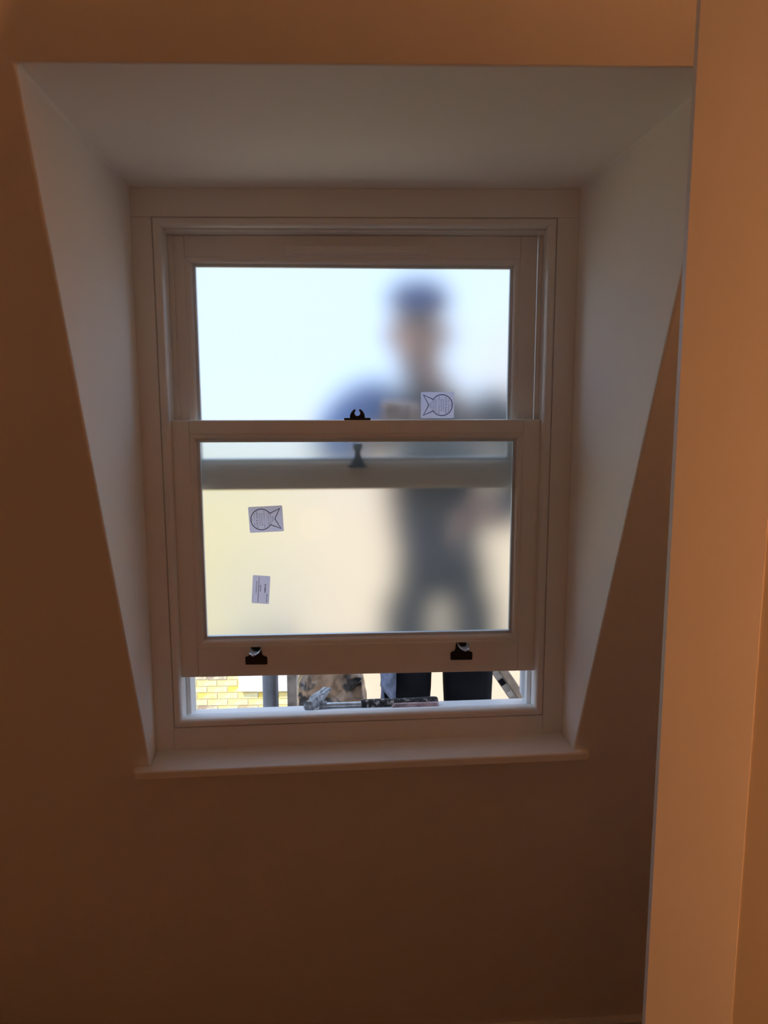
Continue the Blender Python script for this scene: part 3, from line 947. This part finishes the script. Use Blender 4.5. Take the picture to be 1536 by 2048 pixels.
box('window_ledge', le0.x, xe-0.004, YN-0.16, YN-0.03, le1.z, n_at(480, 1318).z, 'stone', nb, 0.004)
gx0, gx1 = le0.x+0.15, xe-0.15
wn = box('window', gx0, gx1, YN-0.03, YN+0.011, n_at(480, 1318).z, n_at(480, 1090).z, 'white_out', nb, 0.003)
box('glass', gx0+0.07, gx1-0.07, YN-0.034, YN-0.0305, n_at(480, 1318).z+0.08, n_at(480, 1090).z-0.08, 'slate', wn, 0)
nr = empty('rendered_house', W(3.0, YN, -8.0))
tag(nr, 'sunlit cream rendered house wall behind the worker', 'building')
box('wall', xe+0.003, 9.5, YN-0.05, YN+0.5, -10.0, n_at(700, 870).z, 'render', nr, 0)
box('gable', n_at(945, 700).x, 9.5, YN+0.0, YN+0.6, n_at(700, 870).z+0.002, n_at(1000, 650).z, 'pinkrender', nr, 0)
gr = mbox('ground', -16, 16, 0.6, 14, -7.1, -7.0, 'ground')
tag(gr, 'paved yard far below between the houses', 'ground', kind='structure')

# ------------------------------------------------------------------ worker outside
def skin(chains, loops=None):
    """chains: list of (list of (point, radius), root index); returns evaluated mesh of all skinned chains joined"""
    bm = bmesh.new()
    for verts, edges in chains:
        me_ = bpy.data.meshes.new('s')
        me_.from_pydata([v_[0] for v_ in verts], edges, [])
        ob = bpy.data.objects.new('s', me_)
        COL.objects.link(ob)
        md = ob.modifiers.new('skin', 'SKIN'); md.use_smooth_shade = True
        for i, v_ in enumerate(verts):
            r_ = v_[1]
            me_.skin_vertices[0].data[i].radius = r_ if isinstance(r_, tuple) else (r_, r_)
        me_.skin_vertices[0].data[0].use_root = True
        ss = ob.modifiers.new('sub', 'SUBSURF'); ss.levels = 2; ss.render_levels = 2
        dg = bpy.context.evaluated_depsgraph_get()
        ev = bpy.data.meshes.new_from_object(ob.evaluated_get(dg))
        bm.from_mesh(ev)
        bpy.data.meshes.remove(ev)
        bpy.data.objects.remove(ob)
    return bm

def remeshed(name, bm, vox, m, parent=None, offset=Vector((0, 0, 0))):
    bmesh.ops.translate(bm, verts=bm.verts, vec=offset)
    o = bm_obj(name, bm, m, None, True)
    r_ = o.modifiers.new('r', 'REMESH'); r_.mode = 'VOXEL'; r_.voxel_size = vox; r_.use_smooth_shade = True
    s_ = o.modifiers.new('sm', 'SMOOTH'); s_.factor = 0.5; s_.iterations = 3
    dg = bpy.context.evaluated_depsgraph_get()
    ev = bpy.data.meshes.new_from_object(o.evaluated_get(dg))
    ev.name = name
    bpy.data.objects.remove(o)
    ev.materials.clear(); ev.materials.append(M[m])
    for p in ev.polygons: p.use_smooth = True
    n_ = bpy.data.objects.new(name, ev)
    return link(n_, parent)

PX = up(876, 1375, 0.68).x*S
PB = Vector((PX, 0.575, DECK+0.002))
hipL, hipR = up(813, 1375, 0.68).x*S-PX, up(935, 1375, 0.68).x*S-PX
hand = W(up(806, 792, 0.195)) - PB
def chain(pts): return (pts, [(i, i+1) for i in range(len(pts)-1)])
HX = -0.066                                    # head leans to the left of the hips
wr = hand+Vector((-.035, .085, -.085))
chs = [chain([((0, 0, 1.03), (.09, .07)), ((0, 0, 1.06), (.11, .085)), ((-.01, 0, 1.14), (.13, .09)), ((-.02, 0, 1.32), (.150, .095)), ((-.03, .0, 1.47), (.14, .085)), ((-.042, -.010, 1.53), (.07, .06)),
              ((-.05, -.022, 1.57), .055), ((HX, -.045, 1.60), (.058, .066)), ((HX, -.050, 1.665), (.072, .088)), ((HX, -.045, 1.745), (.068, .080)), ((HX, -.043, 1.775), (.04, .05))])]
for hx_, sg in ((hipL, -1), (hipR, 1)):
    chs.append(chain([((hx_*.95, 0, 1.0), .040), ((hx_, 0, .88), .040), ((hx_+sg*.003, -.012, .65), .038), ((hx_+sg*.005, -.02, .50), .038), ((hx_+sg*.008, .01, .33), .038), ((hx_+sg*.012, .02, .09), .036), ((hx_+sg*.02, -.10, .035), .032)]))
el = Vector((-.275, -.13, 1.40)); el2 = Vector((.205, .06, 1.24)); wr2 = Vector((.09, -.17, 1.24))
chs.append(chain([((-.10, 0, 1.49), .060), ((-.185, 0, 1.50), .062), ((-.235, -.07, 1.45), .050), (tuple(el), .045), (tuple((el+wr)/2), .041), (tuple(wr), .030)]))
chs.append(chain([((.06, 0, 1.48), .060), ((.15, 0, 1.49), .062), ((.19, .025, 1.36), .050), (tuple(el2), .045), (tuple((el2+wr2)/2), .041), (tuple(wr2), .030)]))
def hand_chains(wrist, palm_dir, across, nrm, curl):
    """a half closed hand: palm, four fingers and a thumb; nrm points out of the palm side"""
    ch = []
    pd, ac, nr_ = palm_dir.normalized(), across.normalized(), nrm.normalized()
    ch.append(chain([(tuple(wrist), (.026, .020)), (tuple(wrist+pd*.035), (.036, .016)), (tuple(wrist+pd*.080), (.040, .014))]))
    for k, (off, ln) in enumerate(((-.030, .90), (-.010, 1.0), (.010, .95), (.029, .75))):
        b0 = wrist + pd*.070 + ac*off
        k1 = wrist + pd*(.092) + ac*off*1.05 - nr_*.004
        k2 = k1 + (pd*math.cos(curl) + nr_*math.sin(curl))*.040*ln
        k3 = k2 + (pd*math.cos(curl*2.0) + nr_*math.sin(curl*2.0))*.026*ln
        k4 = k3 + (pd*math.cos(curl*2.8) + nr_*math.sin(curl*2.8))*.020*ln
        ch.append(chain([(tuple(b0), .0085), (tuple(k1), .0100), (tuple(k2), .0090), (tuple(k3), .0080), (tuple(k4), .0068)]))
    t0_ = wrist + pd*.022 - ac*.022
    t1_ = t0_ + (pd*.6 - ac*.75 + nr_*.35).normalized()*.040
    t2_ = t1_ + (pd*.85 - ac*.1 + nr_*.55).normalized()*.034
    t3_ = t2_ + (pd*.8 + ac*.25 + nr_*.5).normalized()*.024
    ch.append(chain([(tuple(t0_), .013), (tuple(t1_), .012), (tuple(t2_), .0105), (tuple(t3_), .0085)]))
    return ch
chs += hand_chains(wr, Vector((.30, -.62, .72)), Vector((-.9, -.35, .1)), Vector((.05, -.75, -.65)), 0.95)
chs += hand_chains(wr2, Vector((-.8, -.5, -.2)), Vector((0, .2, -.9)), Vector((.3, -.8, 0)), 0.8)
# nose, ears, brow, chin
chs.append(chain([((HX, -.130, 1.680), .011), ((HX, -.147, 1.655), .013), ((HX, -.130, 1.645), .012)]))
for s in (-1, 1):
    chs.append(chain([((HX+s*.070, -.040, 1.69), .013), ((HX+s*.078, -.036, 1.665), .015), ((HX+s*.070, -.040, 1.64), .010)]))
chs.append(chain([((HX-.022, -.121, 1.623), .008), ((HX, -.126, 1.621), .009), ((HX+.022, -.121, 1.623), .008)]))
chs.append(chain([((HX-.03, -.085, 1.590), .022), ((HX, -.105, 1.585), .024), ((HX+.03, -.085, 1.590), .022)]))
person = remeshed('person', skin(chs), 0.0055, 'skin', None, PB)
tag(person, 'worker in blue jacket, cap and dark trousers outside, one hand at the glass', 'person')
for s in (-1, 1):
    bm = bmesh.new(); bmesh.ops.create_uvsphere(bm, u_segments=12, v_segments=8, radius=.0115)
    bmesh.ops.translate(bm, verts=bm.verts, vec=PB+Vector((HX+s*.030, -.124, 1.695)))
    bm_obj('eye', bm, 'eye', person, True)
# clothes
cuff = wr+(el-wr).normalized()*.05
jc = [chain([((-.005, 0, 1.10), (.135, .105)), ((-.008, 0, 1.13), (.150, .120)), ((-.01, 0, 1.20), (.155, .122)), ((-.02, 0, 1.32), (.172, .122)), ((-.03, 0, 1.46), (.160, .108)), ((-.042, -.010, 1.525), (.095, .080)), ((-.045, -.014, 1.55), (.075, .070))]),
      chain([((.06, 0, 1.475), .075), ((.155, 0, 1.485), .080), ((.193, .025, 1.36), .070), (tuple(el2), .062), (tuple((el2+wr2)/2), .054), (tuple(wr2+(el2-wr2).normalized()*.03), .044)])]
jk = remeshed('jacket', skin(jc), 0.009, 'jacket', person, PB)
jk['label'] = 'dark navy work jacket'
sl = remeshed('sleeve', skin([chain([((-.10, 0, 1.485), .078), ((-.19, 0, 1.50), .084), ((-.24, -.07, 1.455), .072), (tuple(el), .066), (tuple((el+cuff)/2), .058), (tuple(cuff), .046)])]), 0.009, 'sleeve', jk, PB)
sl['label'] = 'blue sleeve of the raised arm'
tcs = [chain([((0, 0, 1.13), (.135, .105)), ((0, 0, 1.08), (.140, .110)), ((0, 0, 1.03), (.135, .105)), ((0, 0, 1.00), (.10, .06))])]
for hx_, sg, k in ((hipL, -1, .058), (hipR, 1, .061)):
    tcs.append(chain([((hx_*.98, 0, 1.04), (k, .075)), ((hx_, 0, .95), (k, .078)), ((hx_, 0, .84), (k, .078)), ((hx_, 0, .72), (k, .074)), ((hx_+sg*.004, -.018, .50), .060), ((hx_+sg*.012, .02, .12), .056)]))
tr_ = remeshed('trousers', skin(tcs), 0.007, 'trousers', person, PB)
for hx_, sg in ((hipL, -1), (hipR, 1)):
    remeshed('boot', skin([chain([((hx_+sg*.012, .03, .20), .058), ((hx_+sg*.013, .03, .06), .056), ((hx_+sg*.016, -.05, .050), .050), ((hx_+sg*.020, -.13, .042), .042)])]), 0.009, 'boot', person, PB+Vector((0, 0, .008)))
cp = remeshed('cap', skin([chain([((HX, -.043, 1.725), (.090, .106)), ((HX, -.043, 1.745), (.090, .106)), ((HX, -.040, 1.775), (.078, .092)), ((HX, -.040, 1.80), (.04, .05))])]), 0.008, 'cap', person, PB)
bm = bmesh.new()
pk = []
for i in range(13):
    a = math.pi*i/12
    pk.append((HX+.075*math.cos(a), -.110-.075*math.sin(a)))
top_ = [bm.verts.new(PB+Vector((x, y, 1.735-.02*((-.110-y)/.075)))) for x, y in pk]
bot_ = [bm.verts.new(PB+Vector((x, y, 1.729-.02*((-.110-y)/.075)))) for x, y in pk]
bm.faces.new(top_); bm.faces.new(bot_)
for i in range(13):
    j = (i+1) % 13
    bm.faces.new((top_[i], top_[j], bot_[j], bot_[i]))
bm_obj('peak', bm, 'cap', cp)
# hanging denim pocket flap wrapped on the left thigh, with a stitched edge
def wrap(hx_, ang, z, off):
    rx, ry = .0610+off, .0800+off
    return PB + Vector((hx_+rx*math.sin(ang), -ry*math.cos(ang), z))
def patch(name, hx_, poly, m, parent, off):
    """poly: list of (angle, z top, z bottom) columns"""
    bm = bmesh.new(); cols = []
    for (an, z0_, z1_) in poly:
        cols.append([bm.verts.new(wrap(hx_, an, z0_+(z1_-z0_)*k/6, off+.0035*math.sin(an*9+k))) for k in range(7)])
    for i in range(len(cols)-1):
        for k in range(6):
            bm.faces.new((cols[i][k], cols[i+1][k], cols[i+1][k+1], cols[i][k+1]))
    o = bm_obj(name, bm, m, parent, True)
    s_ = o.modifiers.new('t', 'SOLIDIFY'); s_.thickness = .004; s_.offset = 1
    return o
cols = []
for i in range(9):
    t = i/8
    an = math.radians(-100+72*t)
    cols.append((an, .90, .770-.055*t))
fl_ = patch('pocket_flap', hipL, cols, 'denim', tr_, .012)
cols = [(math.radians(-115+50*i/6), .74, .50) for i in range(7)]
patch('side_pocket', hipL, cols, 'denim', tr_, .005)
